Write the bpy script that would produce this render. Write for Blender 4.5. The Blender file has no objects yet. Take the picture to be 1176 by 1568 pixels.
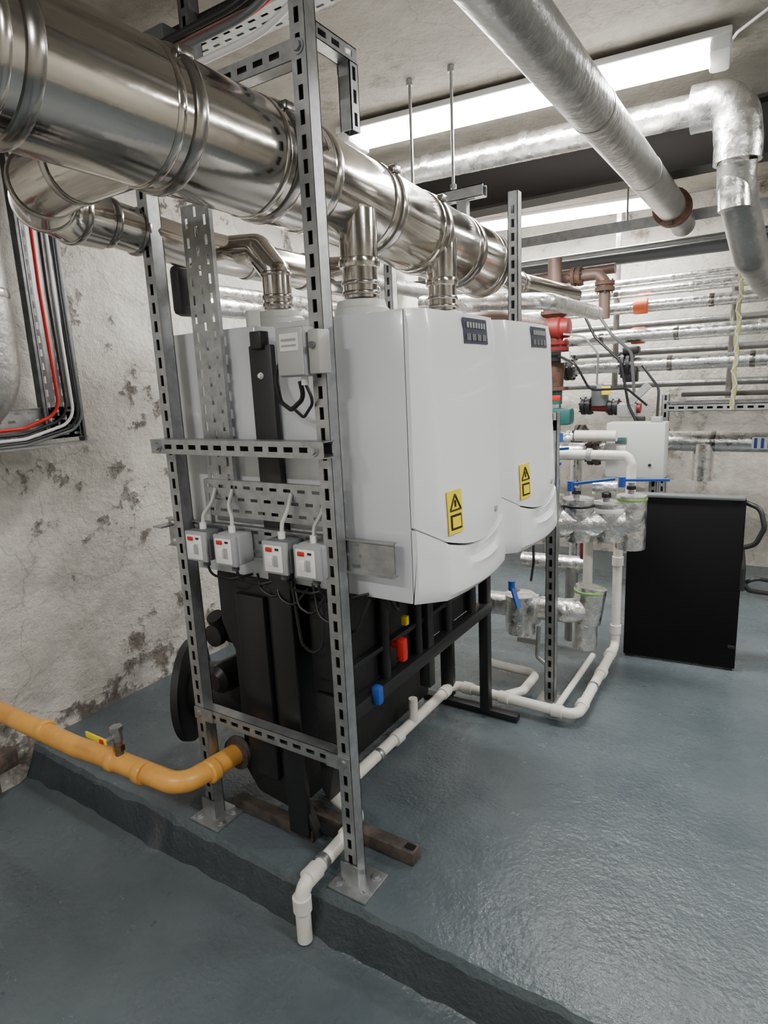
import bpy, bmesh, math, random
from mathutils import Vector as V, Matrix, noise
random.seed(4)
scn=bpy.context.scene
# ---------------------------------------------------------------- materials
def nt(name):
    m=bpy.data.materials.new(name); m.use_nodes=True
    t=m.node_tree; b=t.nodes['Principled BSDF']
    return m,t,b
def mat(name,col,rough=.5,metal=0,var=None,bump=None,emit=None,rvar=None,coat=0,spec=None):
    m,t,b=nt(name)
    N=t.nodes.new; L=t.links.new
    b.inputs['Base Color'].default_value=(*col,1)
    b.inputs['Roughness'].default_value=rough
    b.inputs['Metallic'].default_value=metal
    b.inputs['Coat Weight'].default_value=coat
    if spec is not None: b.inputs['Specular IOR Level'].default_value=spec
    tc=N('ShaderNodeTexCoord'); src=tc.outputs['Object']
    if var:
        sc,c2,lo,hi=var
        n=N('ShaderNodeTexNoise'); n.inputs['Scale'].default_value=sc; n.inputs['Detail'].default_value=8
        n.inputs['Roughness'].default_value=.62
        L(src,n.inputs['Vector'])
        r=N('ShaderNodeMapRange'); r.inputs['From Min'].default_value=lo; r.inputs['From Max'].default_value=hi
        L(n.outputs['Fac'],r.inputs['Value'])
        x=N('ShaderNodeMix'); x.data_type='RGBA'
        x.inputs[6].default_value=(*col,1); x.inputs[7].default_value=(*c2,1)
        L(r.outputs['Result'],x.inputs[0]); L(x.outputs[2],b.inputs['Base Color'])
    if rvar:
        sc,r0,r1=rvar
        n=N('ShaderNodeTexNoise'); n.inputs['Scale'].default_value=sc; n.inputs['Detail'].default_value=6
        L(src,n.inputs['Vector'])
        r=N('ShaderNodeMapRange'); r.inputs['From Min'].default_value=.35; r.inputs['From Max'].default_value=.65
        r.inputs['To Min'].default_value=r0; r.inputs['To Max'].default_value=r1
        L(n.outputs['Fac'],r.inputs['Value']); L(r.outputs['Result'],b.inputs['Roughness'])
    if bump:
        kind,sc,st,dist=bump
        if kind=='n':
            n=N('ShaderNodeTexNoise'); n.inputs['Scale'].default_value=sc; n.inputs['Detail'].default_value=5; o=n.outputs['Fac']
        else:
            n=N('ShaderNodeTexVoronoi'); n.inputs['Scale'].default_value=sc
            n.feature='F1'; o=n.outputs['Distance']
        L(src,n.inputs['Vector'])
        bp=N('ShaderNodeBump'); bp.inputs['Strength'].default_value=st; bp.inputs['Distance'].default_value=dist
        L(o,bp.inputs['Height']); L(bp.outputs['Normal'],b.inputs['Normal'])
    if emit:
        b.inputs['Emission Color'].default_value=(*emit[0],1); b.inputs['Emission Strength'].default_value=emit[1]
    return m

def wallmat(name,base,patch,dirt,lo=.58,hi=.64,low_z=0.15,k5=.72,bs=.75,lowa=.07,off=(0,0,0)):
    """old painted plaster with exposed patches"""
    m,t,b=nt(name); N=t.nodes.new; L=t.links.new
    g0=N('ShaderNodeNewGeometry'); ad=N('ShaderNodeVectorMath'); ad.operation='ADD'; ad.inputs[1].default_value=off; L(g0.outputs['Position'],ad.inputs[0]); P=ad.outputs[0]
    def noi(sc,d=8,r=.6):
        n=N('ShaderNodeTexNoise'); n.inputs['Scale'].default_value=sc; n.inputs['Detail'].default_value=d; n.inputs['Roughness'].default_value=r
        L(P,n.inputs['Vector']); return n.outputs['Fac']
    def rng(v,a,c,x=0,y=1):
        r=N('ShaderNodeMapRange'); r.inputs['From Min'].default_value=a; r.inputs['From Max'].default_value=c
        r.inputs['To Min'].default_value=x; r.inputs['To Max'].default_value=y; L(v,r.inputs['Value']); return r.outputs['Result']
    def mth(op,a,c):
        q=N('ShaderNodeMath'); q.operation=op
        for i,s in enumerate((a,c)):
            if isinstance(s,(int,float)): q.inputs[i].default_value=s
            else: L(s,q.inputs[i])
        return q.outputs[0]
    def mix(f,a,c):
        x=N('ShaderNodeMix'); x.data_type='RGBA'; L(f,x.inputs[0])
        for i,s in ((6,a),(7,c)):
            if isinstance(s,tuple): x.inputs[i].default_value=(*s,1)
            else: L(s,x.inputs[i])
        return x.outputs[2]
    n1=noi(1.7); n2=noi(7,10,.7); n3=noi(38,4)
    sx=N('ShaderNodeSeparateXYZ'); L(g0.outputs['Position'],sx.inputs[0])
    lowm=rng(sx.outputs['Z'],low_z-.05,low_z+.4,lowa,0)
    s=mth('ADD',mth('ADD',mth('MULTIPLY',n1,.5),mth('MULTIPLY',n2,.5)),lowm)
    pm=rng(s,lo,hi)
    c1=mix(rng(n2,.4,.66),base,dirt)
    n5=noi(4.2,9,.7)
    c1=mix(rng(n5,.48,.66),c1,tuple(k5*x for x in base))
    pc=mix(rng(noi(12,6),.4,.6),patch,tuple(.55*x for x in patch))
    c=mix(pm,c1,pc)
    vo=N('ShaderNodeTexVoronoi'); vo.feature='DISTANCE_TO_EDGE'; vo.inputs['Scale'].default_value=1.6
    nv=N('ShaderNodeTexNoise'); nv.inputs['Scale'].default_value=3; nv.inputs['Detail'].default_value=6; L(P,nv.inputs['Vector'])
    va=N('ShaderNodeVectorMath'); va.operation='MULTIPLY_ADD'; va.inputs[1].default_value=(.6,.6,.6); L(nv.outputs['Color'],va.inputs[0]); L(P,va.inputs[2]); L(va.outputs[0],vo.inputs['Vector'])
    cr=rng(vo.outputs['Distance'],.0,.012,.4,0)
    c=mix(cr,c,tuple(.6*x for x in patch)); L(c,b.inputs['Base Color'])
    b.inputs['Roughness'].default_value=.75
    h=mth('ADD',mth('ADD',mth('MULTIPLY',n2,.9),mth('MULTIPLY',n3,.3)),mth('MULTIPLY',pm,-.5))
    bp=N('ShaderNodeBump'); bp.inputs['Strength'].default_value=bs; bp.inputs['Distance'].default_value=.03
    L(h,bp.inputs['Height']); L(bp.outputs['Normal'],b.inputs['Normal'])
    return m

STEEL=mat('stainless_steel',(.54,.505,.46),.14,1,rvar=(6,.09,.19),bump=('n',5,.12,.02))
STEELB=mat('stainless_band',(.38,.36,.335),.2,1)
GALV=mat('galvanised_steel',(.47,.48,.48),.4,.85,var=(30,(.33,.34,.35),.35,.65))
GALVD=mat('galvanised_dark',(.18,.185,.19),.5,.7,var=(20,(.11,.11,.115),.4,.6))
SHADEIN=mat('channel_shade',(.02,.02,.022),.7)  # near-black colour standing in for shade inside the strut channels
FOIL=mat('foil_insulation',(.80,.79,.77),.25,.97,bump=('n',30,.5,.008),rvar=(25,.18,.4))
FOILC=mat('crinkled_foil',(.74,.735,.72),.3,.97,bump=('n',20,.7,.016),rvar=(20,.2,.42))
DULL=mat('dull_insulation_cladding',(.36,.355,.34),.36,.75,var=(9,(.27,.265,.255),.35,.65),bump=('n',24,.5,.01))
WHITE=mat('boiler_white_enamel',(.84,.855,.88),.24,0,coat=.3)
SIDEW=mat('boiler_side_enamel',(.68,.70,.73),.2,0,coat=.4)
PVC=mat('white_pvc',(.76,.73,.67),.35,0,var=(14,(.60,.56,.49),.5,.75))
COLL=mat('collar_white_plastic',(.62,.62,.58),.45)
BLACK=mat('black_steel',(.012,.012,.013),.42)
BLACKM=mat('black_foam_insulation',(.014,.014,.015),.6,bump=('n',25,.2,.01))
BLACKG=mat('black_matt_board',(.004,.004,.005),.8,spec=.2)
YEL=mat('yellow_ochre_paint',(.76,.37,.07),.36,0,var=(9,(.58,.27,.06),.45,.7),bump=('n',10,.2,.01))
LABY=mat('label_yellow',(.95,.72,.0),.45)
RED=mat('red_plastic',(.6,.02,.015),.4)
REDC=mat('red_cast_iron',(.22,.022,.02),.45)
BLUE=mat('blue_plastic',(.02,.08,.36),.4)
GREEN=mat('green_label',(.22,.42,.12),.5)
TEAL=mat('teal_cast',(.03,.13,.12),.45)
ORANGE=mat('orange_label',(.75,.14,.04),.5)
GREYP=mat('grey_plastic',(.36,.37,.375),.4)
GREYD=mat('grey_dark_plastic',(.12,.13,.135),.45)
WPL=mat('white_plastic',(.85,.85,.84),.35)
NAVY=mat('navy_badge',(.035,.04,.07),.35)
BRASS=mat('brass',(.45,.3,.12),.35,1)
RUST=mat('rusty_flange',(.16,.08,.055),.7,.2,var=(20,(.08,.05,.035),.4,.6))
BROWN=mat('worn_brown_steel',(.12,.095,.08),.6,.3,var=(18,(.055,.045,.04),.4,.6))
BRICK=mat('old_brick',(.17,.10,.08),.85,0,var=(14,(.08,.06,.05),.4,.6),bump=('n',30,.6,.02))
BEAM=mat('dark_steel_beam',(.025,.022,.02),.6,.2)
COPPER=mat('reddish_pipe',(.17,.11,.09),.5,.3)
TUBE=mat('fluorescent_diffuser',(1,1,1),.4,emit=((1,.99,.965),30))
LBODY=mat('light_body',(.7,.7,.68),.5)
YG=mat('yellow_green_cable',(.30,.29,.09),.6)
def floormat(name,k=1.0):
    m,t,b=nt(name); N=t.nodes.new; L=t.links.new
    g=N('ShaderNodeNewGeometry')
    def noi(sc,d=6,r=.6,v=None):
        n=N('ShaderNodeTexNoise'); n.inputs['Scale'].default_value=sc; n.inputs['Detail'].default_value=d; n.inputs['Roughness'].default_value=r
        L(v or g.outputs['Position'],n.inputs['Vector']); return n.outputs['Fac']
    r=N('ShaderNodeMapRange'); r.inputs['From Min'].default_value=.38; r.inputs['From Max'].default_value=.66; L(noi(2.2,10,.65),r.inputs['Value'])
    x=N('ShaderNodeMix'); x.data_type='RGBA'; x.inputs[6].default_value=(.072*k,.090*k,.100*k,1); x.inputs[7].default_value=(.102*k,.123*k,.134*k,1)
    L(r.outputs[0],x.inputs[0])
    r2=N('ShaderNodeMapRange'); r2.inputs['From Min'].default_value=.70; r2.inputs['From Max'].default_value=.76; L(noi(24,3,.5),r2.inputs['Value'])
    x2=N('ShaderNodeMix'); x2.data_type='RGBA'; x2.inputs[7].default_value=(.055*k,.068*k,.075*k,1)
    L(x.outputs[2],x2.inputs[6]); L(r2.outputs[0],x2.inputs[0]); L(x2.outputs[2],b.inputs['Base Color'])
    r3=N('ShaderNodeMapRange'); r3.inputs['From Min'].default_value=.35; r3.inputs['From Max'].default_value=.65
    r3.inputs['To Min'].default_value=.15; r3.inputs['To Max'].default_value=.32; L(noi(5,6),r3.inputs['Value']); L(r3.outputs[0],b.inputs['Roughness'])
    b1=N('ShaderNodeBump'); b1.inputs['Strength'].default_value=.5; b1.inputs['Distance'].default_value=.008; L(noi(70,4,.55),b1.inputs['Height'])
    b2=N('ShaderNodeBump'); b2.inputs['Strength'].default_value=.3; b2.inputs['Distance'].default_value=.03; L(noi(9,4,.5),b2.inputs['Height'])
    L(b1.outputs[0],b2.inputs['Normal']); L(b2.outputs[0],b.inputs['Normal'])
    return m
FLOOR=floormat('grey_floor_paint'); STEPF=floormat('dark_step_face',.5); LOWF=floormat('lower_floor_paint',.97)  # step face gets a darker version of the floor paint
WALLL=wallmat('old_plaster_left',(.76,.73,.66),(.33,.27,.22),(.58,.545,.49),.575,.62,.02,.72,1.0,.03,(0,.35,.2))
WALLB=wallmat('old_plaster_back',(.62,.59,.53),(.28,.23,.18),(.44,.41,.36),.57,.65,.3)
CEIL=wallmat('painted_concrete_ceiling',(.40,.375,.325),(.26,.23,.185),(.31,.285,.24),.55,.68,-5,.8,.5)

# ---------------------------------------------------------------- mesh builder
class B:
    def __init__(s,name): s.name=name; s.v=[]; s.f=[]; s.mi=[]; s.mats=[]
    def add(s,vs,fs,m):
        if m not in s.mats: s.mats.append(m)
        k=s.mats.index(m); o=len(s.v)
        s.v+= [tuple(q) for q in vs]; s.f+=[tuple(i+o for i in f) for f in fs]; s.mi+=[k]*len(fs)
    def obox(s,o,U,Vv,W,u,v,w,m):
        o=V(o);U=V(U);Vv=V(Vv);W=V(W)
        vs=[o+U*a+Vv*b+W*c for a in u for b in v for c in w]
        s.add(vs,[(0,1,3,2),(4,6,7,5),(0,4,5,1),(2,3,7,6),(0,2,6,4),(1,5,7,3)],m)
    def box(s,c,sz,m,bev=0,rot=None,seg=2):
        bm=bmesh.new(); bmesh.ops.create_cube(bm,size=1)
        bmesh.ops.scale(bm,vec=sz,verts=bm.verts)
        if bev: bmesh.ops.bevel(bm,geom=bm.edges[:],offset=bev,segments=seg,profile=.5,affect='EDGES')
        M=Matrix.Translation(c)@(rot.to_4x4() if rot else Matrix.Identity(4))
        vs=[M@q.co for q in bm.verts]; bm.verts.index_update()
        fs=[[q.index for q in f.verts] for f in bm.faces]; bm.free(); s.add(vs,fs,m)
    def bx(s,x,y,z,m,bev=0):
        s.box(((x[0]+x[1])/2,(y[0]+y[1])/2,(z[0]+z[1])/2),(abs(x[1]-x[0]),abs(y[1]-y[0]),abs(z[1]-z[0])),m,bev)
    def tube(s,path,r,m,bend=0,seg=18,radii=None):
        P=[V(p) for p in path]
        if bend and len(P)>2:
            Q=[P[0]]
            for i in range(1,len(P)-1):
                a=(P[i-1]-P[i]);c=(P[i+1]-P[i]);la=a.length;lc=c.length;a.normalize();c.normalize()
                ang=a.angle(c)
                if ang>3.1: Q.append(P[i]);continue
                d=min(bend/math.tan(ang/2),la*.49,lc*.49); R=d*math.tan(ang/2)
                bis=(a+c).normalized(); cen=P[i]+bis*(R/math.sin(ang/2))
                s0=P[i]+a*d-cen; s1=P[i]+c*d-cen; n=7
                for k in range(n+1):
                    t=k/n; sw=s0.angle(s1)
                    if sw<1e-4: continue
                    Q.append(cen+(s0*math.sin((1-t)*sw)+s1*math.sin(t*sw))/math.sin(sw))
            Q.append(P[-1]); P=Q
        T=[]
        for i in range(len(P)):
            a=(P[i]-P[i-1]).normalized() if i else None
            c=(P[i+1]-P[i]).normalized() if i<len(P)-1 else None
            T.append(((a or c)+(c or a)).normalized())
        n=T[0].orthogonal().normalized(); vs=[];fs=[]
        for i,p in enumerate(P):
            n=(n-T[i]*n.dot(T[i])).normalized(); b=T[i].cross(n)
            rr=radii[i] if radii else r
            for k in range(seg):
                a=2*math.pi*k/seg; vs.append(p+(n*math.cos(a)+b*math.sin(a))*rr)
        for i in range(len(P)-1):
            for k in range(seg):
                k2=(k+1)%seg; fs.append((i*seg+k,i*seg+k2,(i+1)*seg+k2,(i+1)*seg+k))
        fs.append(tuple(range(seg))[::-1]); fs.append(tuple((len(P)-1)*seg+k for k in range(seg)))
        s.add(vs,fs,m)
    def cyl(s,a,b,r,m,r2=None,seg=24):
        s.tube([a,b],r,m,seg=seg,radii=[r,r if r2 is None else r2])
    def lathe(s,o,ax,prof,m,seg=28):
        o=V(o);ax=V(ax).normalized()
        s.tube([o+ax*t for t,_ in prof],1,m,seg=seg,radii=[r for _,r in prof])
    def band(s,p,ax,r,m,w=.012,h=.005,seg=32):
        s.lathe(V(p)-V(ax).normalized()*w/2,ax,[(0,r-.002),(0.0005,r+h*.6),(w*.25,r+h),(w*.75,r+h),(w-.0005,r+h*.6),(w,r-.002)],m,seg)
    def flange(s,p,ax,r,m,bolts=8):
        p=V(p);ax=V(ax).normalized()
        s.lathe(p-ax*.03,ax,[(0,r*.6),(.002,r),(.022,r),(.024,r*.85),(.034,r*.85),(.036,r),(.056,r),(.06,r*.6)],m,28)
        u=ax.orthogonal().normalized();w=ax.cross(u)
        for k in range(bolts):
            a=2*math.pi*k/bolts; q=p+(u*math.cos(a)+w*math.sin(a))*r*.85; s.cyl(q-ax*.04,q+ax*.036,r*.1,m,seg=6)
    def perf(s,o,U,W,n,width,length,m,cols,pitch=.05,slot=.03,th=.002,stag=False):
        u=0
        for ci,(a,b) in enumerate(cols):
            s.obox(o,U,n,W,(u,a),(0,th),(0,length),m); u=b
            w=0; off=(pitch/2 if (stag and ci%2) else 0)
            k=pitch/2-slot/2+off
            while k+slot<length:
                s.obox(o,U,n,W,(a,b),(0,th),(w,k),m); w=k+slot; k+=pitch
            s.obox(o,U,n,W,(a,b),(0,th),(w,length),m)
        s.obox(o,U,n,W,(u,width),(0,th),(0,length),m)
    def strut(s,a,b,n,m=None,W=.041,pitch=.05,slot=.03,sw=.013):
        m=m or GALV
        a=V(a);b=V(b);ax=(b-a);L=ax.length;ax.normalize();n=V(n).normalized();U=ax.cross(n).normalized();h=W/2;t=.0025
        s.obox(a,U,n,ax,(-h,-h+t),(-h,h),(0,L),m); s.obox(a,U,n,ax,(h-t,h),(-h,h),(0,L),m)
        s.obox(a,U,n,ax,(-h,-h*.5),(-h,-h+t),(0,L),m); s.obox(a,U,n,ax,(h*.5,h),(-h,-h+t),(0,L),m)
        s.obox(a,U,n,ax,(-h*.6,h*.6),(-h+.004,-h+.006),(0.001,L-.001),SHADEIN)  # dark strip paints the shade seen through the slots
        s.perf(a-U*h+n*(h-t),U,ax,n,W,L,m,[(h-sw/2,h+sw/2)],pitch,slot,t)
    def tray(s,o,U,W,n,width,length,m=None,pitch=.05,slot=.026):
        m=m or GALV; o=V(o);U=V(U);W=V(W);n=V(n)
        k=max(2,int(width/.028)); st=width/k
        cols=[(st*(i+.5)-.0045,st*(i+.5)+.0045) for i in range(k)]
        s.perf(o,U,W,n,width,length,m,cols,pitch,slot,.0015,stag=True)
        s.obox(o,U,n,W,(-.0015,0),(0,.013),(0,length),m); s.obox(o,U,n,W,(width,width+.0015),(0,.013),(0,length),m)
    def bolt(s,p,ax,m=None,r=.011):
        ax=V(ax).normalized(); s.cyl(p,V(p)+ax*.009,r,m or GALV,seg=6); s.cyl(V(p)-ax*.001,V(p)+ax*.0025,r*1.45,m or GALV,seg=16)
    def done(s,smooth=True,ang=38,M=None):
        vs=[V(q) for q in s.v]
        if M: vs=[M@q for q in vs]
        lo=[min(q[i] for q in vs) for i in range(3)]; hi=[max(q[i] for q in vs) for i in range(3)]
        o=V(((lo[0]+hi[0])/2,(lo[1]+hi[1])/2,lo[2]))
        me=bpy.data.meshes.new(s.name); me.from_pydata([q-o for q in vs],[],s.f)
        for m in s.mats: me.materials.append(m)
        for p,k in zip(me.polygons,s.mi): p.material_index=k; p.use_smooth=smooth
        bm=bmesh.new(); bm.from_mesh(me); bmesh.ops.recalc_face_normals(bm,faces=bm.faces[:]); bm.to_mesh(me); bm.free()
        me.set_sharp_from_angle(angle=math.radians(ang))
        ob=bpy.data.objects.new(s.name,me); ob.location=o; scn.collection.objects.link(ob); return ob
X,Y,Z=V((1,0,0)),V((0,1,0)),V((0,0,1))

# ---------------------------------------------------------------- room shell
CZ=2.55; XL=-2.55; XR=2.6; YB=5.0; YF=-2.2; LZ=-.14
def nz(x,y,s=1): return noise.noise(V((x*s,y*s,3.1)))
b=B('floor'); nx=320
vs=[];F=[[],[],[]]
cols=[XL+(XR-XL)*i/nx for i in range(nx+1)]
for x in cols:
    n=.018*nz(x,0,2.3)+.010*nz(x,5,9)+.006*nz(x,9,27); n2=.03*nz(x,2,2)+.014*nz(x,7,14)
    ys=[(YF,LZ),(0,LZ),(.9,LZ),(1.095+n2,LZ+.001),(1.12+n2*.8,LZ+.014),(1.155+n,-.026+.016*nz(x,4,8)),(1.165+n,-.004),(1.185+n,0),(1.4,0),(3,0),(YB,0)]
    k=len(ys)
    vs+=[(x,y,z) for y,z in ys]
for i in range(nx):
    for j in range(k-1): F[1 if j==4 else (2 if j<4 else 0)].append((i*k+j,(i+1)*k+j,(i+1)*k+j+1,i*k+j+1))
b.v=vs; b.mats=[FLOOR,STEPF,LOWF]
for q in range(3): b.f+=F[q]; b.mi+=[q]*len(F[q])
b.done(ang=40)
def wallgrid(name,o,U,W,lu,lw,n,m,amp=.02,du=.06):
    b=B(name); a=int(lu/du);c=int(lw/du);vs=[];fs=[]
    for i in range(a+1):
        for j in range(c+1):
            p=V(o)+V(U)*lu*i/a+V(W)*lw*j/c
            d=amp*(noise.noise(p*1.7)+.5*noise.noise(p*5)+.3*noise.noise(p*14))
            vs.append(p+V(n)*d)
    for i in range(a):
        for j in range(c): fs.append((i*(c+1)+j,(i+1)*(c+1)+j,(i+1)*(c+1)+j+1,i*(c+1)+j+1))
    b.add(vs,fs,m); return b.done(ang=80)
wallgrid('wall_left',(XL,YF,LZ),Y,Z,YB-YF,CZ-LZ,X,WALLL,.035)
wallgrid('wall_back',(XL,YB,LZ),X,Z,XR-XL,CZ-LZ,-Y,WALLB,.03)
wallgrid('wall_right',(XR,YF,LZ),Y,Z,YB-YF,CZ-LZ,-X,WALLB,.02,.12)
wallgrid('wall_front',(XL,YF,LZ),X,Z,XR-XL,CZ-LZ,Y,WALLB,.02,.12)
wallgrid('ceiling',(XL,YF,CZ),X,Y,XR-XL,YB-YF,-Z,CEIL,.006,.15)
b=B('masonry_footing')
for k in range(5):
    for r in range(2):
        y=.45+k*.16+(.08 if r else 0)
        if y<1.05: b.box((XL+.02,y,LZ+.055+r*.085),(.06,.15,.078),BRICK,.014)
b.done()
b=B('steel_beam'); bz=2.31
b.bx((XL,XR),(3.55,3.56),(bz,CZ),BEAM); b.bx((XL,XR),(3.48,3.63),(bz,bz+.014),BEAM); b.bx((XL,XR),(3.48,3.63),(CZ-.014,CZ),BEAM); b.done()

# ---------------------------------------------------------------- lights
def light(x0,x1,y,z,rot=0,tw=.17,pw=55):
    b=B('fluorescent_and_fill_fitting'); L=x1-x0
    R=Matrix.Translation(((x0+x1)/2,y,z))@Matrix.Rotation(rot,4,'Z')
    h=L/2
    b.bx((-h,h),(-tw/2,tw/2),(.015,.04),LBODY,.006)
    n=12; vs=[];fs=[]
    for e,xx in enumerate((-h+.07,h-.07)):
        for k in range(n+1):
            a=math.pi*k/n; vs.append((xx,-math.cos(a)*tw*.46,.015-math.sin(a)*.045))
    for k in range(n): fs.append((k,k+1,n+2+k,n+1+k))
    fs.append(tuple(range(n+1))); fs.append(tuple(range(n+1,2*n+2)))
    b.add(vs,fs,TUBE)
    for sx in (-1,1): b.box((sx*(h-.035),0,-.005),(.07,tw*.95,.05),WPL,.015)
    ob=b.done(M=R)
    ld=bpy.data.lights.new('tube_and_fill_lamp','AREA'); ld.shape='RECTANGLE'; ld.size=L-.2; ld.size_y=tw*.7; ld.energy=pw; ld.color=(1,.99,.965)
    lo=bpy.data.objects.new('tube_and_fill_lamp',ld); scn.collection.objects.link(lo); lo.parent=ob
    lo.matrix_basis=Matrix.Translation(V(((x0+x1)/2,y,z-.036))-ob.location)@Matrix.Rotation(rot,4,'Z')
light(-1.84,-.27,2.72,2.49,.10,.21,86)
light(-2.3,-.65,4.42,2.42,.12,.19,72)
light(.35,1.85,.75,2.505,0,pw=34)  # unseen fill light, added to the right of the camera
light(-1.9,-.4,-.9,2.505,0,pw=42)  # added fill behind the camera, out of view
light(.6,2.1,3.2,2.505,0,pw=44)  # fill fitting added out of frame at the right

# ---------------------------------------------------------------- boilers
def boiler(name,y0,flip=False):
    W=.482; xb=-1.17; xs=-.772; z0=.842; z1=1.564
    b=B(name)
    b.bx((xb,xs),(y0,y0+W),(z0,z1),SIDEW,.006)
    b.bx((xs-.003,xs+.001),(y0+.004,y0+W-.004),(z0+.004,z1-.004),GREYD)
    for zz in (1.12,1.0):
        b.bx((xs-.33,xs-.30),(y0-.001,y0+.002),(zz,zz+.004),GREYP)
    def surf(s,z,low):
        t=(z1-z)/(z1-z0); e=min(s,1-s)*W; c=.035+.03*t; d=.022+.028*t
        q=min(e/c,1); ramp=d*(q if q<.9 else .9+.1*(q-.9)/.1)
        return xs+.012+ramp+(.012+.018*t)*(1-(2*s-1)**2)
    def seam(s):
        e=min(s,1-s)*W
        if e<.065: return 1.04-.045*(e/.065)
        return .995-.032*math.sin(math.pi*(s*W-.065)/(W-.13))
    ss=[0,.02,.05,.09,.12,.135,.16]+[.2+.6*i/14 for i in range(15)]+[.84,.865,.88,.91,.95,.98,1]
    for low in (0,1):
        vs=[];fs=[];nr=14 if not low else 8
        for s in ss:
            if not low: a,c=seam(s)+.003,z1
            else: a,c=z0,seam(s)-.003
            for j in range(nr+1):
                z=a+(c-a)*j/nr; x=surf(s,z,low)
                if low: x+=.004
                if not low and j==nr: x-=.008
                if not low and j==0: x-=.004
                if low and j==0: x-=.018
                if low and j==1: x-=.003
                if low and j==nr: x-=.002
                if low and .25<s<.8:
                    g=math.sin(math.pi*(s-.25)/.55)
                    if j in(6,7): x-=.012*g
                    if j==5: x+=.005*g
                vs.append((x,y0+.001+s*(W-.002),z))
            vs.append((xs+.001,y0+.001+s*(W-.002),a)); vs.append((xs+.001,y0+.001+s*(W-.002),c))
        k=nr+3
        for i in range(len(ss)-1):
            p=i*k;q=p+k
            for j in range(nr): fs.append((p+j,q+j,q+j+1,p+j+1))
            fs.append((p+nr,q+nr,q+nr+2,p+nr+2)); fs.append((p,p+nr+1,q+nr+1,q))
        for p in (0,(len(ss)-1)*k): fs.append(tuple([p+j for j in range(nr+1)]+[p+nr+2,p+nr+1]))
        b.add(vs,fs,WHITE)
    def plate(ya,yb,za,zb,m,off=.0015,th=.002):
        vs=[]
        for o in (0,th):
            for (yy,zz) in ((ya,za),(yb,za),(yb,zb),(ya,zb)):
                s=(yy-y0)/W; vs.append((surf(s,zz,0)+off+o-(.002 if zz>z1-.02 else 0),yy,zz))
        b.add(vs,[(0,1,2,3),(4,5,6,7),(0,1,5,4),(1,2,6,5),(2,3,7,6),(3,0,4,7)],m)
    plate(y0+.215,y0+.37,1.487,1.552,NAVY)
    for i in range(7): plate(y0+.232+i*.018,y0+.243+i*.018,1.527,1.541,GREYP,.0036,.001)
    for i in range(4): plate(y0+.227+i*.034,y0+.253+i*.034,1.495,1.512,GREYD,.0036,.001)
    plate(y0+.068,y0+.132,1.015,1.125,LABY,.003)
    cy=y0+.1
    for (A,C) in (((cy-.024,1.075),(cy+.024,1.075)),((cy-.024,1.075),(cy,1.115)),((cy+.024,1.075),(cy,1.115))):
        p=V((surf((A[0]-y0)/W,A[1],0)+.006,A[0],A[1]));q=V((surf((C[0]-y0)/W,C[1],0)+.006,C[0],C[1])); b.cyl(p,q,.0024,BLACK,seg=6)
    plate(cy-.003,cy+.003,1.083,1.1,BLACK,.0055,.001)
    plate(cy-.024,cy+.024,1.025,1.064,BLACK,.0052,.001); plate(cy-.018,cy+.018,1.031,1.058,LABY,.0064,.001)
    b.cyl((surf(.73,1.018,0)-.004,y0+.352,1.03),(surf(.73,1.018,0)+.003,y0+.352,1.03),.009,GREYP,seg=16)
    plate(y0+.20,y0+.255,.905,.911,BLACK,.0035,.001)
    cx,cy=-1.05,y0+.24
    b.lathe((cx,cy,z1-.002),Z,[(0,.078),(.04,.078),(.045,.072),(.062,.068),(.066,.05)],COLL,32)
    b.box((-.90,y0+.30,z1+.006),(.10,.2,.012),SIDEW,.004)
    b.cyl((-1.09,y0+.40,z1),(-1.09,y0+.40,z1+.05),.02,COLL)
    for i,(xx,yy,m) in enumerate(((-1.02,.1,BLACK),(-.93,.2,GALV),(-1.0,.3,BRASS),(-.9,.38,PVC))):
        b.cyl((xx,y0+yy,z0-.05),(xx,y0+yy,z0+.01),.017,m,seg=14); b.cyl((xx,y0+yy,z0-.03),(xx,y0+yy,z0-.01),.024,m,seg=6)
    M=None
    if flip:
        c=V((-1.205,y0+W/2,0)); M=Matrix.Translation(c)@Matrix.Rotation(math.pi,4,'Z')@Matrix.Translation(-c)
    b.done(M=M,ang=28)
boiler('gas_boiler',1.30); boiler('gas_boiler',1.80); boiler('gas_boiler',1.30,True); boiler('gas_boiler',1.80,True)

# ---------------------------------------------------------------- flues
b=B('stainless_flue_pipe'); fx,R=-1.125,.131
P0=V((fx,-.5,1.955));P1=V((fx,1.38,1.93));P2=V((fx,2.62,1.85)); d1=(P1-P0).normalized(); d2=(P2-P1).normalized()
def fa(y):
    return (P0+(P1-P0)*((y+.5)/1.88),d1) if y<1.38 else (P1+(P2-P1)*((y-1.38)/1.24),d2)
b.tube([P0,P1],R,STEEL,seg=64)
R2=.127; L2=(P2-P1).length
b.lathe(P1,d2,[(0,R),(.04,R2),(L2-.06,R2),(L2-.02,.09),(L2+.04,.055)],STEEL,64)
for y in (-.1,.3,.63,.95,1.25): 
    p,d=fa(y); b.band(p,d,R,STEELB,.03,.007,64); b.band(p-d*.045,d,R*.985,STEEL,.02,.005,64)
for y in (1.40,1.72,2.02,2.30,2.54):
    p,d=fa(y); b.band(p,d,R2,STEELB,.03,.006,64); b.band(p-d*.045,d,R2*.99,STEEL,.018,.005,64)
for y in (.63,.95,1.25,1.72,2.02):
    p,d=fa(y); b.box(p+V((.094,0,.098)),(.022,.035,.02),STEELB,.003)
b.tube([P2-d2*.03,V((fx,3.0,1.82)),V((fx+.1,3.5,1.80))],.05,STEEL,bend=.15,seg=24)
b.band((fx,2.95,1.823),(0,1,-.1),.05,STEELB,.02,.004)
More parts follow.
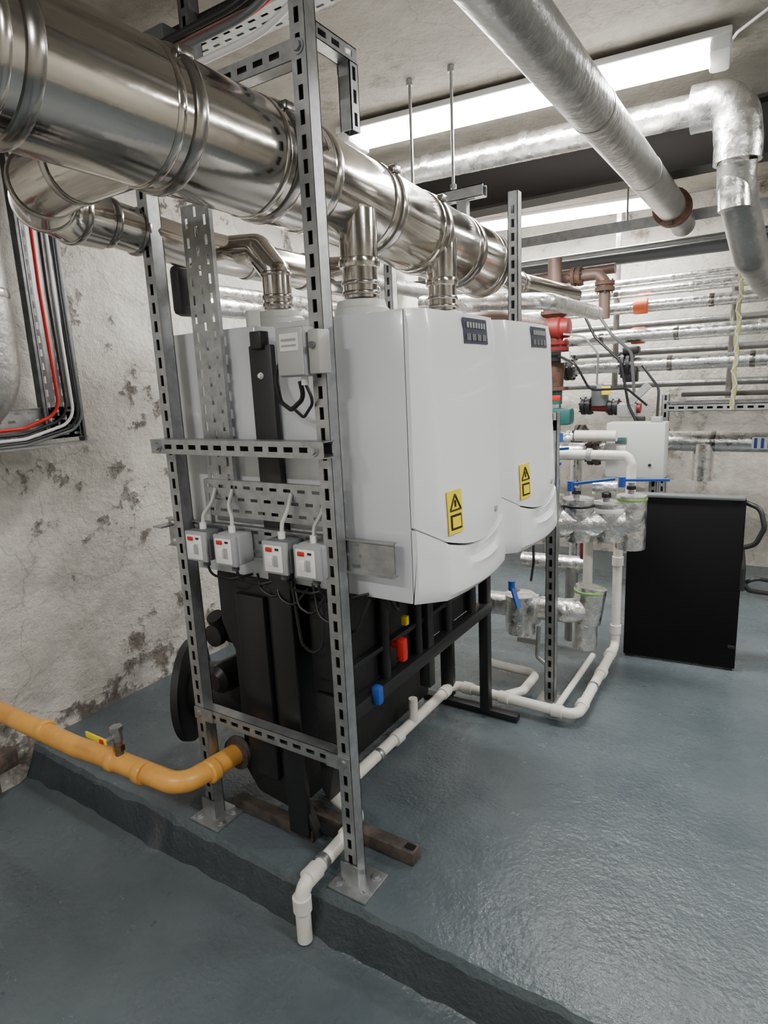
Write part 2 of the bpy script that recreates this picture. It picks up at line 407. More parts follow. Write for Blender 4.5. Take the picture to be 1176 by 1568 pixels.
for y in (1.54,2.04):
    b.lathe((-1.05,y,1.632),Z,[(0,.049),(.08,.049),(.082,.056),(.092,.058),(.104,.056),(.106,.052),(.17,.054),(.23,.054)],STEEL,32)
    for zz in (1.645,1.672): b.band((-1.05,y,zz),Z,.049,STEELB,.012,.005)
b.done(ang=50)
b=B('branch_flue_pipe'); r=.074
b.tube([(-1.15,.90,1.885),(-1.33,.89,1.88),(-1.47,.90,1.875)],r,STEEL,seg=36)
b.tube([(-1.47,.90,1.875),(-1.56,.95,1.87),(-1.60,1.04,1.86),(-1.59,1.12,1.855)],r,STEEL,seg=36)
b.tube([(-1.59,1.12,1.855),(-1.56,1.36,1.82),(-1.55,2.3,1.80)],.060,STEEL,seg=32)
for p,a in (((-1.47,.90,1.875),(1,-.3,0)),((-1.56,.95,1.87),(.8,-.9,0)),((-1.60,1.04,1.86),(.15,-1,0)),((-1.33,.89,1.88),(1,0,0))): b.band(p,a,r,STEELB,.02,.004,36)
for p in ((-1.588,1.14,1.852),(-1.578,1.22,1.84),(-1.558,1.38,1.819),(-1.555,1.62,1.815),(-1.552,1.9,1.807)): b.band(p,(.08,1,-.1),.061,STEELB,.018,.004,32)
for y in (1.54,2.04):
    b.tube([(-1.36,y,1.632),(-1.36,y,1.74),(-1.43,y,1.82),(-1.54,y,1.83)],.044,STEEL,seg=28,bend=.03)
    for zz in (1.645,1.668,1.735): b.band((-1.36,y,zz),Z,.044,STEELB,.014,.004)
b.done(ang=50)

# ---------------------------------------------------------------- support frame
b=B('slotted_strut_support_frame')
A,C,yp=-.96,-1.535,1.235
b.strut((A,yp,.006),(A,yp,CZ),-Y); b.strut((C,yp,.006),(C,yp,2.16),-Y)
for x in (A,C):
    b.box((x+.01,yp-.005,.004),(.13,.12,.008),GALV,.002); b.bx((x-.03,x+.03),(yp-.03,yp-.024),(.006,.07),GALV)
    b.bolt((x-.035,yp-.04,.008),Z); b.bolt((x+.055,yp-.03,.008),Z); b.bolt((x+.05,yp+.03,.008),Z)
for z in (1.246,.384,2.12):
    b.strut((C-.02,yp-.0,z),(A-.0205,yp-.0,z),-Y) if z!=1.246 else b.strut((C-.03,yp-.042,z),(A+.03,yp-.042,z),-Y)
    for x in (A,C): b.bolt((x,yp-(.063 if z==1.246 else .021),z),-Y)
    if z==.384:
        b.bx((A-.06,A+.02),(yp-.026,yp-.0215),(z-.02,z+.02),GALV); b.bx((C-.02,C+.06),(yp-.026,yp-.0215),(z-.02,z+.02),GALV)
b.strut((A,yp+.02,2.165),(A,1.415,2.165),X,W=.035); b.strut((A,1.40,2.0),(A,1.40,2.15),X,W=.035)
b.strut((A,2.49,1.2),(A,2.49,2.09),-Y); b.strut((-.80,2.49,.006),(-.80,2.49,1.25),-Y,GALV)
b.box((-.80,2.49,.004),(.11,.11,.008),GALV,.002)
b.strut((C,2.49,.006),(C,2.49,2.1),-Y)
b.strut((C,2.49,1.2),(-.78,2.49,1.2),-Z)
b.strut((C,1.45,2.2),(C,1.45,CZ),-Y,GALVD)
b.done(smooth=False)
b=B('threaded_hanger_rod')
for x in (-1.35,-1.17):
    b.cyl((x,2.39,2.08),(x,2.39,CZ),.006,GALV,seg=10); b.cyl((x,2.39,2.12),(x,2.39,2.135),.013,GALV,seg=6); b.cyl((x,2.39,CZ-.025),(x,2.39,CZ-.005),.014,GALV,seg=6)
b.strut((-1.42,2.39,2.09),(-1.04,2.39,2.09),-Z)
for x in (-1.13,): b.bx((x-.02,x+.02),(2.375,2.405),(2.0,2.09),GALV)
b.done(smooth=False)

# ---------------------------------------------------------------- cable trays near boilers
b=B('perforated_cable_tray')
b.tray((-1.445,1.268,1.07),X,Z,Y,.105,.82)
b.tray((-1.46,1.262,1.035),Z,X,Y,.105,.50)
b.bx((-1.445,-1.44),(1.26,1.275),(.95,1.10),GALV)
b.tray((-1.64,1.259,.925),Z,X,Y,.085,.845)
b.bx((-.895,-.797),(1.2565,1.2585),(.932,1.003),GALV)
b.bx((-1.64,-.797),(1.249,1.2605),(1.008,1.0115),GALV); b.bx((-1.64,-.797),(1.249,1.2605),(.9215,.925),GALV)
b.bx((-1.64,-1.60),(1.2,1.2585),(.99,.995),GALV)
b.done(smooth=False)

for i,x in enumerate((-1.442,-1.322,-1.134,-1.023)):
    b=B('fused_isolator_switch'); z=.955; y=1.212
    b.box((x+.006,y+.018,z),(.088,.056,.088),GREYP if i%2 else GREYD,.006); b.box((x,y-.014,z-.003),(.088,.012,.09),GREYP,.004)
    b.box((x-.002,y-.0225,z-.004),(.062,.006,.074),WPL,.003)
    b.box((x-.012,y-.027,z+.022),(.022,.005,.012),RED,.002); b.box((x+.010,y-.027,z-.008),(.014,.004,.03),GREYP,.001)
    b.box((x-.012,y-.0265,z-.01),(.02,.003,.026),WPL,.001); b.box((x+.016,y-.0262,z+.024),(.012,.002,.006),BLACK)
    b.cyl((x,y+.015,z-.07),(x,y+.015,z-.04),.011,GREYD,seg=12); b.cyl((x,y+.015,z+.04),(x,y+.015,z+.062),.01,WPL,seg=12)
    dx=(.03,-.02,.015,.02)[i]
    b.tube([(x,y+.015,z+.05),(x+.002,y+.018,z+.085),(x+dx,y+.03,z+.12),(x+dx,y+.05,z+.16)],.0055,COLL,bend=.03,seg=8)
    b.tube([(x,y+.015,z-.06),(x+.01,y+.02,z-.10),(x+.06,y+.05,z-.115),(x+.12,y+.08,z-.10)],.004,BLACK,bend=.03,seg=8)
    b.done()
b=B('thermostat_junction_box')
b.box((-1.0,1.185,1.478),(.085,.045,.115),GREYP,.006); b.box((-1.0,1.161,1.478),(.078,.006,.108),mat('box_lid',(.45,.46,.45),.4),.003)
b.box((-1.0,1.1575,1.50),(.055,.001,.04),WPL); b.box((-1.0,1.1568,1.505),(.045,.001,.006),GREYP); b.box((-1.0,1.1568,1.492),(.045,.001,.004),GREYP)
b.box((-.935,1.19,1.475),(.032,.045,.10),mat('box_side',(.42,.42,.40),.4),.004); b.cyl((-.935,1.165,1.49),(-.935,1.158,1.49),.008,GREYD,seg=14)
b.cyl((-.985,1.19,1.40),(-.985,1.19,1.425),.009,WPL,seg=12)
b.tube([(-1.0,1.19,1.41),(-1.0,1.2,1.37),(-1.06,1.22,1.34),(-1.12,1.25,1.36),(-1.15,1.27,1.42),(-1.13,1.27,1.47),(-1.08,1.27,1.44)],.006,BLACK,bend=.035,seg=8)
b.tube([(-.985,1.19,1.405),(-.97,1.2,1.36),(-1.03,1.23,1.32),(-1.10,1.27,1.345)],.004,BLACK,bend=.03,seg=8)
b.done()

# ---------------------------------------------------------------- black rig under boilers
b=B('black_header_rig')
b.bx((-1.245,-1.165),(1.275,1.295),(.02,1.51),BLACK,.004); b.bx((-1.225,-1.185),(1.262,1.295),(1.5,1.545),BLACK,.003)
b.bolt((-1.205,1.275,1.43),-Y,WPL,.006)
b.bx((-1.235,-1.175),(2.29,2.32),(.02,1.5),BLACK,.004)
b.bx((-1.235,-1.175),(1.30,2.3),(.78,.835),BLACK,.003)
def extr(prof,ya,yb,m,bev=.01):
    bm=bmesh.new(); v0=[bm.verts.new((p[0],ya,p[1])) for p in prof]; f=bm.faces.new(v0)
    r=bmesh.ops.extrude_face_region(bm,geom=[f]); bmesh.ops.translate(bm,vec=(0,yb-ya,0),verts=[q for q in r['geom'] if isinstance(q,bmesh.types.BMVert)])
    bmesh.ops.bevel(bm,geom=bm.edges[:],offset=bev,segments=2,profile=.5,affect='EDGES')
    bm.verts.index_update(); b.add([q.co.copy() for q in bm.verts],[[q.index for q in f.verts] for f in bm.faces],m); bm.free()
extr([(-1.52,.835),(-1.52,.66),(-1.49,.60),(-1.47,.57),(-1.47,.14),(-1.42,.07),(-1.255,.05),(-1.255,.835)],1.325,2.22,BLACKM)
extr([(-1.155,.835),(-1.155,.50),(-1.02,.50),(-1.02,.835)],1.335,2.22,BLACKM)
extr([(-1.155,.49),(-1.155,.16),(-1.13,.12),(-1.09,.30),(-1.07,.49)],1.34,1.44,BLACKM,.004)
b.bx((-1.42,-1.30),(1.30,1.325),(.16,.78),BLACK,.008); b.bx((-1.125,-1.04),(1.31,1.335),(.56,.80),BLACK,.006)
b.bx((-1.02,-.975),(1.30,2.27),(.46,.505),BLACK,.004); b.bx((-1.02,-.995),(1.30,2.27),(.60,.615),BLACK,.002)
for y,z0 in ((1.76,.36),(2.25,.02)): b.bx((-1.02,-.98),(y-.02,y+.02),(z0,.83),BLACK,.003)
b.bx((-1.50,-.98),(2.23,2.27),(.46,.50),BLACK,.003); b.bx((-1.25,-1.0),(1.74,1.78),(.42,.46),BLACK,.003)
b.bx((-1.30,-.84),(1.355,1.40),(.002,.045),BROWN,.003); b.bx((-1.30,-.845),(1.37,1.385),(.012,.035),BLACK)
b.box((-.86,1.377,.047),(.03,.02,.004),BLACK)
b.bx((-1.50,-1.16),(1.285,1.325),(.002,.042),BROWN,.003)
b.obox((-1.15,1.28,.04),X,Y,V((-.45,0,1)).normalized(),(0,.012),(0,.03),(0,.10),BLACK); b.bx((-1.245,-1.02),(1.30,1.33),(.04,.052),BLACK)
b.bx((-1.30,-.86),(2.24,2.28),(.002,.03),BLACK,.003)
ax=V((.86,.5,0)).normalized()
b.lathe(V((-1.86,1.43,.29)),ax,[(0,.17),(.004,.19),(.03,.19),(.034,.17),(.036,.10),(.2,.10),(.38,.10)],BLACKM,40)
b.lathe((-1.66,1.40,.55),Y,[(0,.03),(.004,.04),(.03,.04),(.035,.03),(.2,.03)],BLACKM,24)
b.tube([(-1.66,1.42,.62),(-1.66,1.46,.55),(-1.50,1.50,.5)],.03,BLACKM,bend=.05)
b.lathe((-1.60,1.335,.42),Y,[(0,.03),(.02,.05),(.05,.055),(.2,.055)],BLACK,24)
b.box((-.966,1.545,.585),(.03,.03,.075),RED,.008); b.cyl((-1.02,1.545,.60),(-.955,1.545,.60),.014,RED,seg=14)
b.box((-.966,1.40,.50),(.03,.03,.06),BLUE,.01); b.cyl((-1.02,1.40,.49),(-.955,1.40,.49),.012,BLUE,seg=14)
b.box((-.975,1.585,.665),(.02,.018,.03),LABY,.003); b.box((-1.0,2.05,.70),(.05,.05,.09),REDC,.01)
b.box((-.975,2.0,.78),(.02,.03,.03),RED,.003); b.box((-.975,1.62,.76),(.02,.03,.05),REDC,.003)
for y in (1.48,1.68,1.9,2.1):
    b.tube([(-.98,y,.83),(-.95,y,.76),(-.95,y+.03,.72),(-.97,y+.06,.76),(-.98,y+.06,.83)],.006,BLUE if y in(1.68,) else BLACK,bend=.03,seg=8)
    b.cyl((-1.0,y+.02,.5),(-1.0,y+.02,.84),.017,BLACK,seg=12)
for k in range(5):
    x=-1.30+.07*k
    b.tube([(x,1.29,.86),(x+.03,1.27,.82-.015*k),(x+.08,1.27,.80-.015*k),(x+.12,1.29,.84)],.004,BLACK,bend=.04,seg=8)
b.tube([(-1.16,1.28,.86),(-1.13,1.27,.68),(-1.10,1.28,.65),(-1.06,1.28,.68),(-1.05,1.29,.84)],.005,BLACK,bend=.04,seg=8)
b.done(ang=35)

# ---------------------------------------------------------------- gas pipe
b=B('yellow_gas_pipe')
b.tube([(XL+.03,1.045,.215),(-2.0,1.052,.212),(-1.86,1.056,.222),(-1.50,1.085,.21),(-1.475,1.31,.21)],.034,YEL,bend=.07,seg=28)
for x in (-1.80,-1.66,-2.2): b.lathe((x-.018,1.06+(x+1.86)*.02,.218),X,[(0,.034),(.006,.038),(.03,.038),(.036,.034)],YEL,24)
b.lathe((-1.479,1.17,.21),Y,[(0,.034),(.006,.039),(.03,.039),(.036,.034)],YEL,24)
b.lathe((-1.475,1.29,.21),Y,[(0,.034),(.002,.055),(.02,.058),(.03,.05)],BROWN,24)
x=-1.765
b.cyl((x,1.062,.23),(x,1.062,.30),.014,COPPER,seg=14); b.cyl((x,1.062,.265),(x,1.062,.285),.019,BRASS,seg=6)
b.cyl((x,1.062,.30),(x,1.062,.335),.017,GALV,seg=14); b.cyl((x,1.062,.335),(x,1.062,.35),.021,GALV,seg=6)
b.cyl((x,1.062,.318),(x,1.02,.318),.008,GALV,seg=10); b.box((x-.05,1.02,.316),(.11,.006,.02),LABY,.002); b.box((x-.015,1.018,.316),(.02,.01,.014),RED,.002)
b.done()

# ---------------------------------------------------------------- white drain pipes
b=B('white_drain_pipe'); r=.0215
b.tube([(-1.05,1.10,LZ+.01),(-1.05,1.10,.04),(-1.05,1.27,.05),(-1.05,1.345,.055),(-1.06,1.40,.068),(-1.19,1.43,.068),(-1.20,1.52,.05),(-1.195,2.33,.055),(-.64,2.33,.05),(-.66,3.06,.055),(-.66,3.06,.62)],r,PVC,bend=.045,seg=20)
def fit(p,ax,l=.045): b.lathe(V(p)-V(ax)*l/2,ax,[(0,r),(.001,r+.005),(l-.001,r+.005),(l,r)],PVC,20)
for p,a in (((-1.05,1.10,-.01),Z),((-1.05,1.15,.045),Y),((-1.05,1.33,.053),Y),((-1.2,1.5,.052),Y),((-1.195,1.85,.052),Y),((-1.195,2.25,.055),Y),((-1.12,2.33,.055),X),((-.95,2.33,.053),X),((-.72,2.33,.05),X),((-.645,2.42,.05),Y),((-.65,2.75,.052),Y),((-.66,2.96,.055),Y),((-.66,3.06,.15),Z),((-.66,3.06,.5),Z)): fit(p,a)
b.tube([(-1.19,1.97,.06),(-1.19,1.97,.16)],.018,PVC)
b.tube([(-1.12,2.33,.055),(-.96,2.33,.055),(-.90,2.42,.055),(-.90,2.60,.055),(-1.15,2.60,.06),(-1.15,2.60,.3)],.0195,PVC,bend=.04,seg=16)
b.tube([(-.74,2.36,.035),(-.74,2.95,.035)],.014,PVC)
for y in (1.2,1.72,2.6): b.band((-1.05 if y<1.3 else (-1.195 if y<2 else -.648),y,.05),Y,r,GALV,.02,.003,20)
b.done(ang=45)

# ---------------------------------------------------------------- foil insulated valves/pumps beyond boilers
b=B('foil_wrapped_valve_set')
def foil(path,r,bend=.06,m=FOILC,seg=24): b.tube(path,r,m,bend=bend,seg=seg)
foil([(-1.15,2.62,.36),(-.78,2.66,.36),(-.72,2.72,.36),(-.72,2.72,.18)],.055)
foil([(-.98,2.60,.43),(-.98,2.60,.25)],.068); foil([(-.72,2.72,.30),(-.70,2.74,.46)],.068); 
foil([(-1.1,2.95,.48),(-.78,2.98,.48)],.045); foil([(-.96,2.62,.36),(-.90,2.62,.36)],.07)
foil([(-.95,2.72,.74),(-.60,2.86,.74)],.07); foil([(-.90,2.72,.68),(-.90,2.74,.87)],.07); foil([(-.78,2.79,.66),(-.78,2.79,.85)],.07)
foil([(-.66,2.84,.66),(-.66,2.84,.83)],.074); foil([(-.57,2.88,.62),(-.57,2.88,.86)],.064); foil([(-1.0,2.62,.93),(-.88,2.66,.93)],.055); foil([(-.88,2.66,.84),(-.88,2.66,1.0)],.055)
foil([(-.95,2.70,1.02),(-.95,2.70,1.12)],.045); foil([(-.72,2.8,.90),(-.62,2.82,.90)],.03)
for (x,y,z) in ((-.78,2.76,.855),(-.66,2.80,.84),(-.57,2.86,.87)):
    b.cyl((x,y,z),(x,y,z+.05),.014,GALV,seg=12); b.cyl((x,y,z+.02),(x,y,z+.035),.022,BLACK,seg=6)
b.band((-.57,2.88,.845),Z,.064,GREEN,.014,.002); b.band((-.66,2.84,.80),Z,.074,WPL,.02,.003); b.band((-.705,2.735,.445),Z,.068,GREEN,.012,.002); b.band((-.78,2.79,.82),Z,.07,BLACK,.012,.004)
for (p,q) in (((-.60,2.82,.935),(-.42,2.88,.935)),((-.80,2.74,.92),(-.62,2.78,.945)),((-.98,2.58,1.02),(-.80,2.6,1.03)),((-.99,2.52,.50),(-.95,2.5,.40)),((-.90,2.62,1.08),(-.78,2.64,1.09))):
    p=V(p);q=V(q);d=(q-p).normalized(); s=d.cross(Z).normalized(); b.obox(p,d,s,d.cross(s),(0,(q-p).length),(-.011,.011),(-.005,.005),BLUE)
    b.cyl(p-Z*.03,p+Z*.014,.015,BLUE,seg=12)
b.tube([(-1.0,2.42,.79),(-.86,2.44,.785),(-.84,2.6,.76)],.008,BLUE,bend=.05,seg=10)
b.cyl((-.76,2.9,.40),(-.76,2.9,.70),.022,PVC); b.cyl((-.85,2.95,.10),(-.85,2.95,.48),.03,DULL)
b.tube([(-.95,3.0,1.02),(-.62,3.0,1.02),(-.60,3.0,.98),(-.60,3.0,.85)],.022,PVC,bend=.03); b.cyl((-.8,3.0,1.02),(-.78,3.0,1.02),.03,GREYP)
b.box((-.80,2.98,.58),(.03,.05,.18),REDC,.005)
b.cyl((-1.02,2.63,.36),(-1.0,2.63,.36),.075,REDC); b.box((-.95,2.62,.20),(.1,.02,.02),GREYP,.002)
b.tube([(-.90,2.62,.28),(-.90,2.60,.14),(-.84,2.6,.1)],.01,GALV,bend=.02)
b.tube([(-.93,2.60,.5),(-.90,2.55,.6),(-.92,2.6,.72)],.006,BLACK,bend=.05,seg=8)
b.done(ang=60)

# ---------------------------------------------------------------- black cabinet panel
b=B('black_equipment_cabinet')
R=Matrix.Translation((-.385,3.125,0))@Matrix.Rotation(.1,4,'Z')
b.box((0,.02,.415),(.49,.05,.81),BLACKG,.006); b.bx((-.24,.24),(-.012,.055),(.812,.826),GREYD,.003)
b.box((.225,-.008,.12),(.03,.01,.015),BLACK,.002); b.bx((-.235,-.2),(.0,.05),(0,.012),BLACK); b.bx((.2,.235),(.0,.05),(0,.012),BLACK)
b.tube([(.25,.0,.60),(.29,-.02,.62),(.32,-.02,.70),(.30,.0,.78),(.24,.03,.80)],.011,BLACK,bend=.05,seg=10)
b.tube([(.25,.02,.45),(.27,.0,.40),(.4,.1,.36),(.9,.3,.34)],.011,BLACK,bend=.05,seg=10)
b.tube([(.25,.02,.42),(.30,.0,.46),(.4,.1,.42),(.9,.35,.40)],.009,BLACK,bend=.05,seg=10)
b.tube([(.24,.03,.60),(.25,.0,.50),(.25,-.01,.4)],.012,BLACK,bend=.05,seg=10)
b.done(M=R)

# ---------------------------------------------------------------- overhead pipes
b=B('lagged_overhead_pipe'); cx,cz=-.59,2.2
b.tube([(cx,-.8,cz),(cx,3.72,cz)],.07,DULL,seg=40)
for y in (.4,1.3,2.2,3.0): b.band((cx,y,cz),Y,.07,DULL,.03,.002,40)
b.flange((cx,3.72,cz),Y,.092,RUST)
b.tube([(cx,3.74,cz),(cx,3.98,cz),(cx,4.09,cz-.02)],.064,DULL,bend=.1,seg=32)
b.done()
b=B('foil_insulated_overhead_pipe')
b.tube([(XL+.05,3.0,2.44),(-1.875,3.0,2.43),(-.27,3.0,2.39),(-.25,3.0,2.0)],.058,FOIL,bend=.1,seg=32)
b.tube([(-.42,3.0,2.393),(-.27,3.0,2.39),(-.25,3.0,2.24),(-.25,3.0,2.17)],.085,FOIL,bend=.09,seg=32)
b.tube([(-.25,3.0,2.17),(-.25,3.02,2.08),(-.20,3.3,1.86),(-.15,3.9,1.80)],.07,DULL,bend=.1,seg=32)
for x in (-2.2,-1.6,-1.1,-.7): b.band((x,3.0,2.436-(x+1.9)*.025),X,.058,FOIL,.04,.003)
b.done(ang=60)
b=B('foil_insulated_wall_pipes')
for i,(z,r,y) in enumerate(((1.96,.028,4.55),(1.89,.030,4.5),(1.795,.038,4.45),(1.616,.043,4.4),(1.434,.047,4.4),(.943,.064,4.4))):
    x0=-1.30 if z<1.5 else XL+.05
    b.tube([(x0,y,z),(XR-.1,y,z)],r,FOIL,seg=24)
    x=x0+.3*((i*7)%5)/5
    while x<1.5:
        b.band((x,y,z),X,r,FOIL if int(x*10)%2 else STEELB,.03,.003,24); x+=.45
for (x,z,r) in ((-.86,1.795,.038),(-.87,1.616,.043)): b.band((x,4.42,z),X,r+.006,ORANGE,.08,.004); 
for x in (-1.30,-.93): b.flange((x,4.4,1.434),X,.085,BLACK)
b.box((-.90,4.38,1.374),(.09,.07,.10),BLACK,.01); b.box((-.9,4.38,1.524),(.10,.08,.05),BLACK,.01)
for x in (-.70,-1.22): b.flange((x,4.4,.943),X,.105,BROWN)
b.tube([(-1.25,4.4,.943),(-1.9,4.4,.943)],.055,FOIL)
b.tube([(-.45,4.38,.93),(-.45,4.38,.70)],.06,FOIL); b.box((-.12,4.33,.943),(.14,.004,.07),WPL); 
for k in range(4): b.box((-.17+.035*k,4.327,.943),(.016,.004,.06),BLUE)
for z,y in ((1.70,4.72),(1.52,4.72),(1.3,4.75)): b.tube([(XL+.05,y,z),(XR-.1,y,z)],.024,DULL,seg=16)
for x,z in ((-1.05,1.3),(-.35,1.2),(.2,1.5)): b.tube([(x,4.6,z),(x,4.6,2.5)],.02,DULL,seg=14)
b.done(ang=50)
b=B('service_pipes')
b.tube([(-2.4,4.2,2.07),(XR-.1,4.2,2.05)],.034,GREYD,seg=20); b.tube([(-2.3,4.1,1.99),(-.95,4.1,2.0)],.03,COPPER,seg=20)
b.tube([(-2.4,4.3,2.13),(XR-.1,4.3,2.13)],.02,DULL,seg=16)
b.tube([(-1.3,3.9,1.95),(-1.0,3.9,1.95),(-.96,3.9,1.9),(-.96,3.9,1.7)],.032,COPPER,bend=.04,seg=20)
b.tube([(.05,4.2,2.03),(.05,4.2,.01)],.022,DULL,seg=16)
for z,xx in ((1.95,-1.12),(1.88,-.96)): b.flange((xx,3.9,z),X if z>1.9 else Z,.055,RUST,6)
b.tube([(-.98,3.85,1.72),(-.9,3.85,1.6),(-.80,3.9,1.5),(-.78,4.0,1.05)],.009,GREYD,bend=.08,seg=8)
b.done()
b=B('overhead_cable_tray')
b.tray((-2.4,4.12,2.24),Y,X,Z,.22,4.6); b.bx((-2.4,2.2),(4.118,4.12),(2.20,2.26),GALV)
for i in range(7): b.tube([(-2.4,4.14+.025*i,2.25+.008*(i%3)),(-1.2,4.15+.02*i,2.262),(0,4.14+.025*i,2.25),(2.1,4.14+.02*i,2.255)],.008,[GREYD,WPL,BLACK,RED,GREYP][i%5],bend=.3,seg=8)
for x in (-.9,-.35,.3): b.cyl((x,4.14,2.24),(x,4.14,CZ),.006,GALV,seg=8)
b.done(smooth=False)
b=B('pipe_support_rail')
b.strut((-.62,4.05,1.174),(1.5,4.05,1.174),-Y); b.bx((-.62,1.5),(4.02,4.12),(1.20,1.21),GALVD); b.bx((-.55,1.4),(4.05,4.15),(1.235,1.26),BEAM,.003)
b.strut((-.64,4.12,.005),(-.64,4.12,1.25),-Y); b.strut((1.4,4.12,.005),(1.4,4.12,1.25),-Y)
b.done(smooth=False)
b=B('earth_bonding_strap')
pts=[(-.28+.005*math.sin(k*1.3),4.0,2.0-k*.035) for k in range(25)]
b.tube(pts,.012,YG,seg=8); b.tube([(p[0]+.012*math.sin(i*2),p[1]-.01,p[2]) for i,p in enumerate(pts)],.005,GREYP,seg=6); b.done()
b=B('circulation_pump')
b.lathe((-1.30,3.8,1.66),X,[(0,.06),(.01,.075),(.12,.075),(.13,.06),(.17,.055),(.175,.02)],REDC,32); b.box((-1.22,3.78,1.76),(.1,.08,.06),BLACK,.01)
b.lathe((-1.22,3.8,1.30),Z,[(0,.06),(.002,.085),(.02,.085),(.022,.055),(.12,.06),(.2,.055),(.21,.085),(.23,.085),(.232,.05),(.42,.05),(.44,.08),(.46,.08),(.462,.04)],RUST,28)
b.flange((-1.22,3.8,1.50),Z,.09,BLACK); b.flange((-1.22,3.8,1.56),Z,.085,REDC)
b.lathe((-1.22,3.8,1.22),Z,[(0,.05),(.08,.05)],TEAL); b.box((-1.15,3.75,1.15),(.12,.1,.10),TEAL,.02); b.box((-1.17,3.69,1.26),(.05,.02,.03),RED,.003)
b.cyl((-1.22,3.8,.02),(-1.22,3.8,1.25),.045,FOIL); b.tube([(-1.22,3.8,1.9),(-1.22,3.8,2.05)],.04,COPPER)
b.box((-1.16,3.7,1.03),(.06,.01,.05),BLUE); b.box((-1.12,3.7,1.49),(.05,.02,.06),WPL,.003)
b.tube([(-1.16,3.7,1.5),(-1.05,3.65,1.45),(-.98,3.7,1.3),(-.8,3.8,1.3),(-.7,3.86,1.2)],.007,BLACK,bend=.06,seg=8)
b.tube([(-1.1,3.86,1.8),(-1.0,3.86,1.6),(-.85,3.86,1.45),(-.8,3.86,1.2),(-.75,3.86,1.1)],.008,BLACK,bend=.1,seg=8)
b.tube([(-1.14,3.72,1.62),(-1.02,3.7,1.60),(-.95,3.75,1.5),(-.98,3.85,1.33)],.006,GREYP,bend=.06,seg=8)
b.done()
b=B('gas_valve_assembly')
b.tube([(-1.10,3.95,1.20),(-.75,3.95,1.18)],.03,REDC); b.box((-.82,3.93,1.17),(.1,.1,.08),GREYP,.01); b.cyl((-.98,3.93,1.2),(-.98,3.93,1.30),.05,GREYD)
b.flange((-1.06,3.95,1.2),X,.055,BLACK,6); b.flange((-.90,3.95,1.19),X,.05,BLACK,6)
b.cyl((-.98,3.93,1.30),(-.98,3.93,1.33),.02,GREYP); b.box((-.93,3.87,1.29),(.05,.01,.05),LABY,.002); b.box((-.74,3.9,1.10),(.05,.04,.07),BLACK,.006)
b.obox((-.82,3.93,1.2),V((1,0,1)).normalized(),Y,V((-1,0,1)).normalized(),(0,.16),(-.02,.02),(-.02,.02),GREYP)
b.tube([(-1.0,3.5,1.06),(-.78,3.5,1.06)],.03,PVC); b.tube([(-1.15,3.6,.96),(-.86,3.6,.96)],.05,FOIL); b.flange((-.92,3.6,.96),X,.075,BROWN)
b.tube([(-1.05,3.7,.3),(-1.05,3.7,.9)],.035,FOIL); b.done()
b=B('control_panel_box')
b.box((-.70,3.62,.975),(.30,.12,.30),mat('panel_grey',(.52,.53,.51),.4),.008); b.box((-.77,3.557,1.03),(.06,.004,.035),GREYD,.002); b.box((-.77,3.5545,1.035),(.045,.002,.018),TEAL)
b.box((-.77,3.558,.985),(.05,.003,.03),WPL,.001); b.cyl((-.62,3.56,.90),(-.62,3.552,.90),.008,BLACK,seg=12)
b.box((-.60,3.6,1.14),(.05,.06,.03),GREYP,.004); b.tube([(-.6,3.6,1.15),(-.6,3.62,1.3),(-.72,3.8,1.42)],.007,BLACK,bend=.06,seg=8)
b.strut((-.62,3.70,.005),(-.62,3.70,1.12),-Y); b.done()

# ---------------------------------------------------------------- left wall services
b=B('vertical_ventilation_duct'); 
b.tube([(-2.35,1.11,CZ),(-2.35,1.11,1.42),(-2.35,.75,1.30)],.125,DULL,bend=.14,seg=40)
for z in (2.2,1.75): b.band((-2.35,1.11,z),Z,.125,STEELB,.03,.004,40)
b.done()
b=B('wall_cable_tray')
b.tray((-2.42,1.36,1.24),Y,Z,X,.12,1.3)
b.bx((-2.44,-2.40),(1.49,1.50),(1.22,CZ),GALVD); b.bx((-2.44,-2.40),(1.34,1.35),(1.25,CZ),GALVD)
b.tray((-2.42,.5,1.24),Z,Y,X,.12,1.0); b.bx((-2.44,-2.36),(.3,1.52),(1.215,1.222),GALV)
for i,(m,o) in enumerate(((RED,.03),(BLACK,.06),(WPL,.085),(BLACK,.105),(GREYD,.118))):
    b.tube([(-2.40,1.37+o,CZ),(-2.395,1.36+o,1.8),(-2.395,1.37+o,1.36-o*.7),(-2.39,1.25,1.31-o*.7),(-2.39,.5,1.29-o*.6)],.006 if i else .007,m,bend=.08,seg=8)
b.done()
b=B('ceiling_cable_tray')
b.tray((-2.45,1.46,2.42),Y,X,Z,.15,1.45)
for i,(m,r) in enumerate(((BLACK,.012),(RED,.009),(GREYD,.012),(WPL,.007),(BLACK,.010),(GREYP,.011))):
    b.tube([(-2.45,1.47+.022*i,2.435),(-1.8,1.48+.022*i,2.45),(-1.3,1.47+.024*i,2.44),(-1.0,1.47+.022*i,2.45),(-.8,1.5+.03*i,2.53)],r,m,bend=.2,seg=10)
b.tube([(-2.4,1.40,2.36),(-1.0,1.40,2.36),(-.9,1.3,2.36),(-.9,.4,2.36)],.012,GALV,bend=.1,seg=12)
b.tube([(-2.4,1.34,2.33),(-1.15,1.36,2.35),(-1.0,1.45,2.42)],.01,BLACK,bend=.1,seg=10)
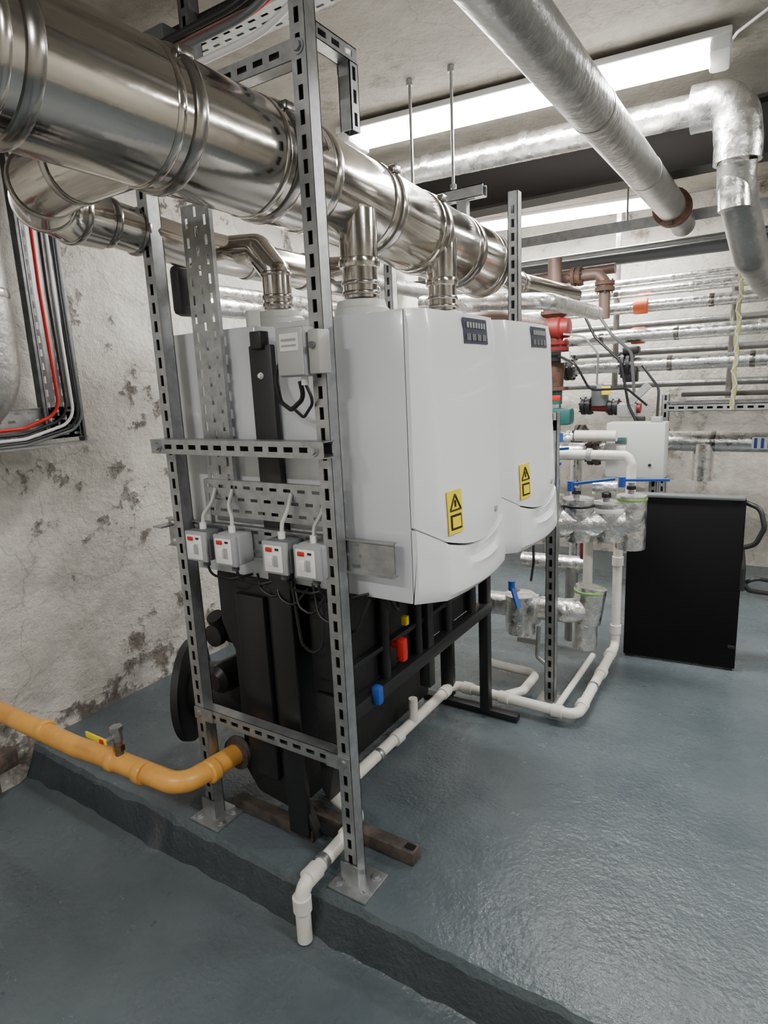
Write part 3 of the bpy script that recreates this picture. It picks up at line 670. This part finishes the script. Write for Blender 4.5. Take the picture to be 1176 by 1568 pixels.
for k,(m,y,z) in enumerate(((RED,1.37,2.30),(GREYD,1.33,2.27),(WPL,1.38,2.25),(BLACK,1.36,2.32),(BLACK,1.31,2.29))): b.tube([(-2.4,y,z),(-1.6,y-.01,z+.02),(-1.2,y,z+.03),(-1.0,y+.06,z+.16)],.009,m,bend=.2,seg=10)
b.box((-1.62,1.42,2.36),(.10,.08,.12),GREYD,.008); b.done(smooth=True)
b=B('ceiling_cable'); b.tube([(-.27,2.75,2.50),(-.24,2.6,2.46),(-.1,2.4,2.44),(.15,2.3,2.5)],.005,COLL,bend=.08,seg=8); b.done()
b=B('ceiling_hook'); b.cyl((-1.5,2.15,2.52),(-1.5,2.15,CZ),.02,GALV,seg=12); b.cyl((-1.5,2.15,2.51),(-1.47,2.12,2.5),.012,GALV,seg=10); b.done()
b=B('rear_flow_pipes')
for i,(x,z,m,r) in enumerate(((-1.95,1.72,FOIL,.04),(-2.1,1.80,FOIL,.035),(-1.85,1.9,DULL,.04))):
    b.tube([(x,1.7+.2*i,z),(x,4.0,z)],r,m,seg=20)
b.tube([(-1.25,2.6,1.68),(-1.25,3.65,1.68)],.04,FOIL,seg=20); b.tube([(-1.5,2.7,1.75),(-.9,2.7,1.70),(-.9,3.5,1.70)],.035,FOIL,bend=.06,seg=20)
b.tube([(-1.7,2.6,1.66),(-1.0,2.6,1.64),(-1.0,2.6,1.2)],.03,COPPER,bend=.05,seg=16)
b.box((-1.71,1.5,1.72),(.05,.12,.16),BLACK,.02)
b.done()

# ---------------------------------------------------------------- world + camera
w=bpy.data.worlds.new('world'); scn.world=w; w.use_nodes=True
w.node_tree.nodes['Background'].inputs[0].default_value=(.6,.62,.65,1); w.node_tree.nodes['Background'].inputs[1].default_value=.3
cam=bpy.data.cameras.new('camera'); co=bpy.data.objects.new('camera',cam); scn.collection.objects.link(co)
M=Matrix(((.8417,-.0723,.5352,0),(.5385,.1951,-.8197,0),(-.0452,.9782,.2030,1.4),(0,0,0,1)))
co.matrix_world=M
cam.sensor_fit='VERTICAL'; cam.sensor_height=36; cam.lens=22.09; cam.clip_start=.02
scn.camera=co
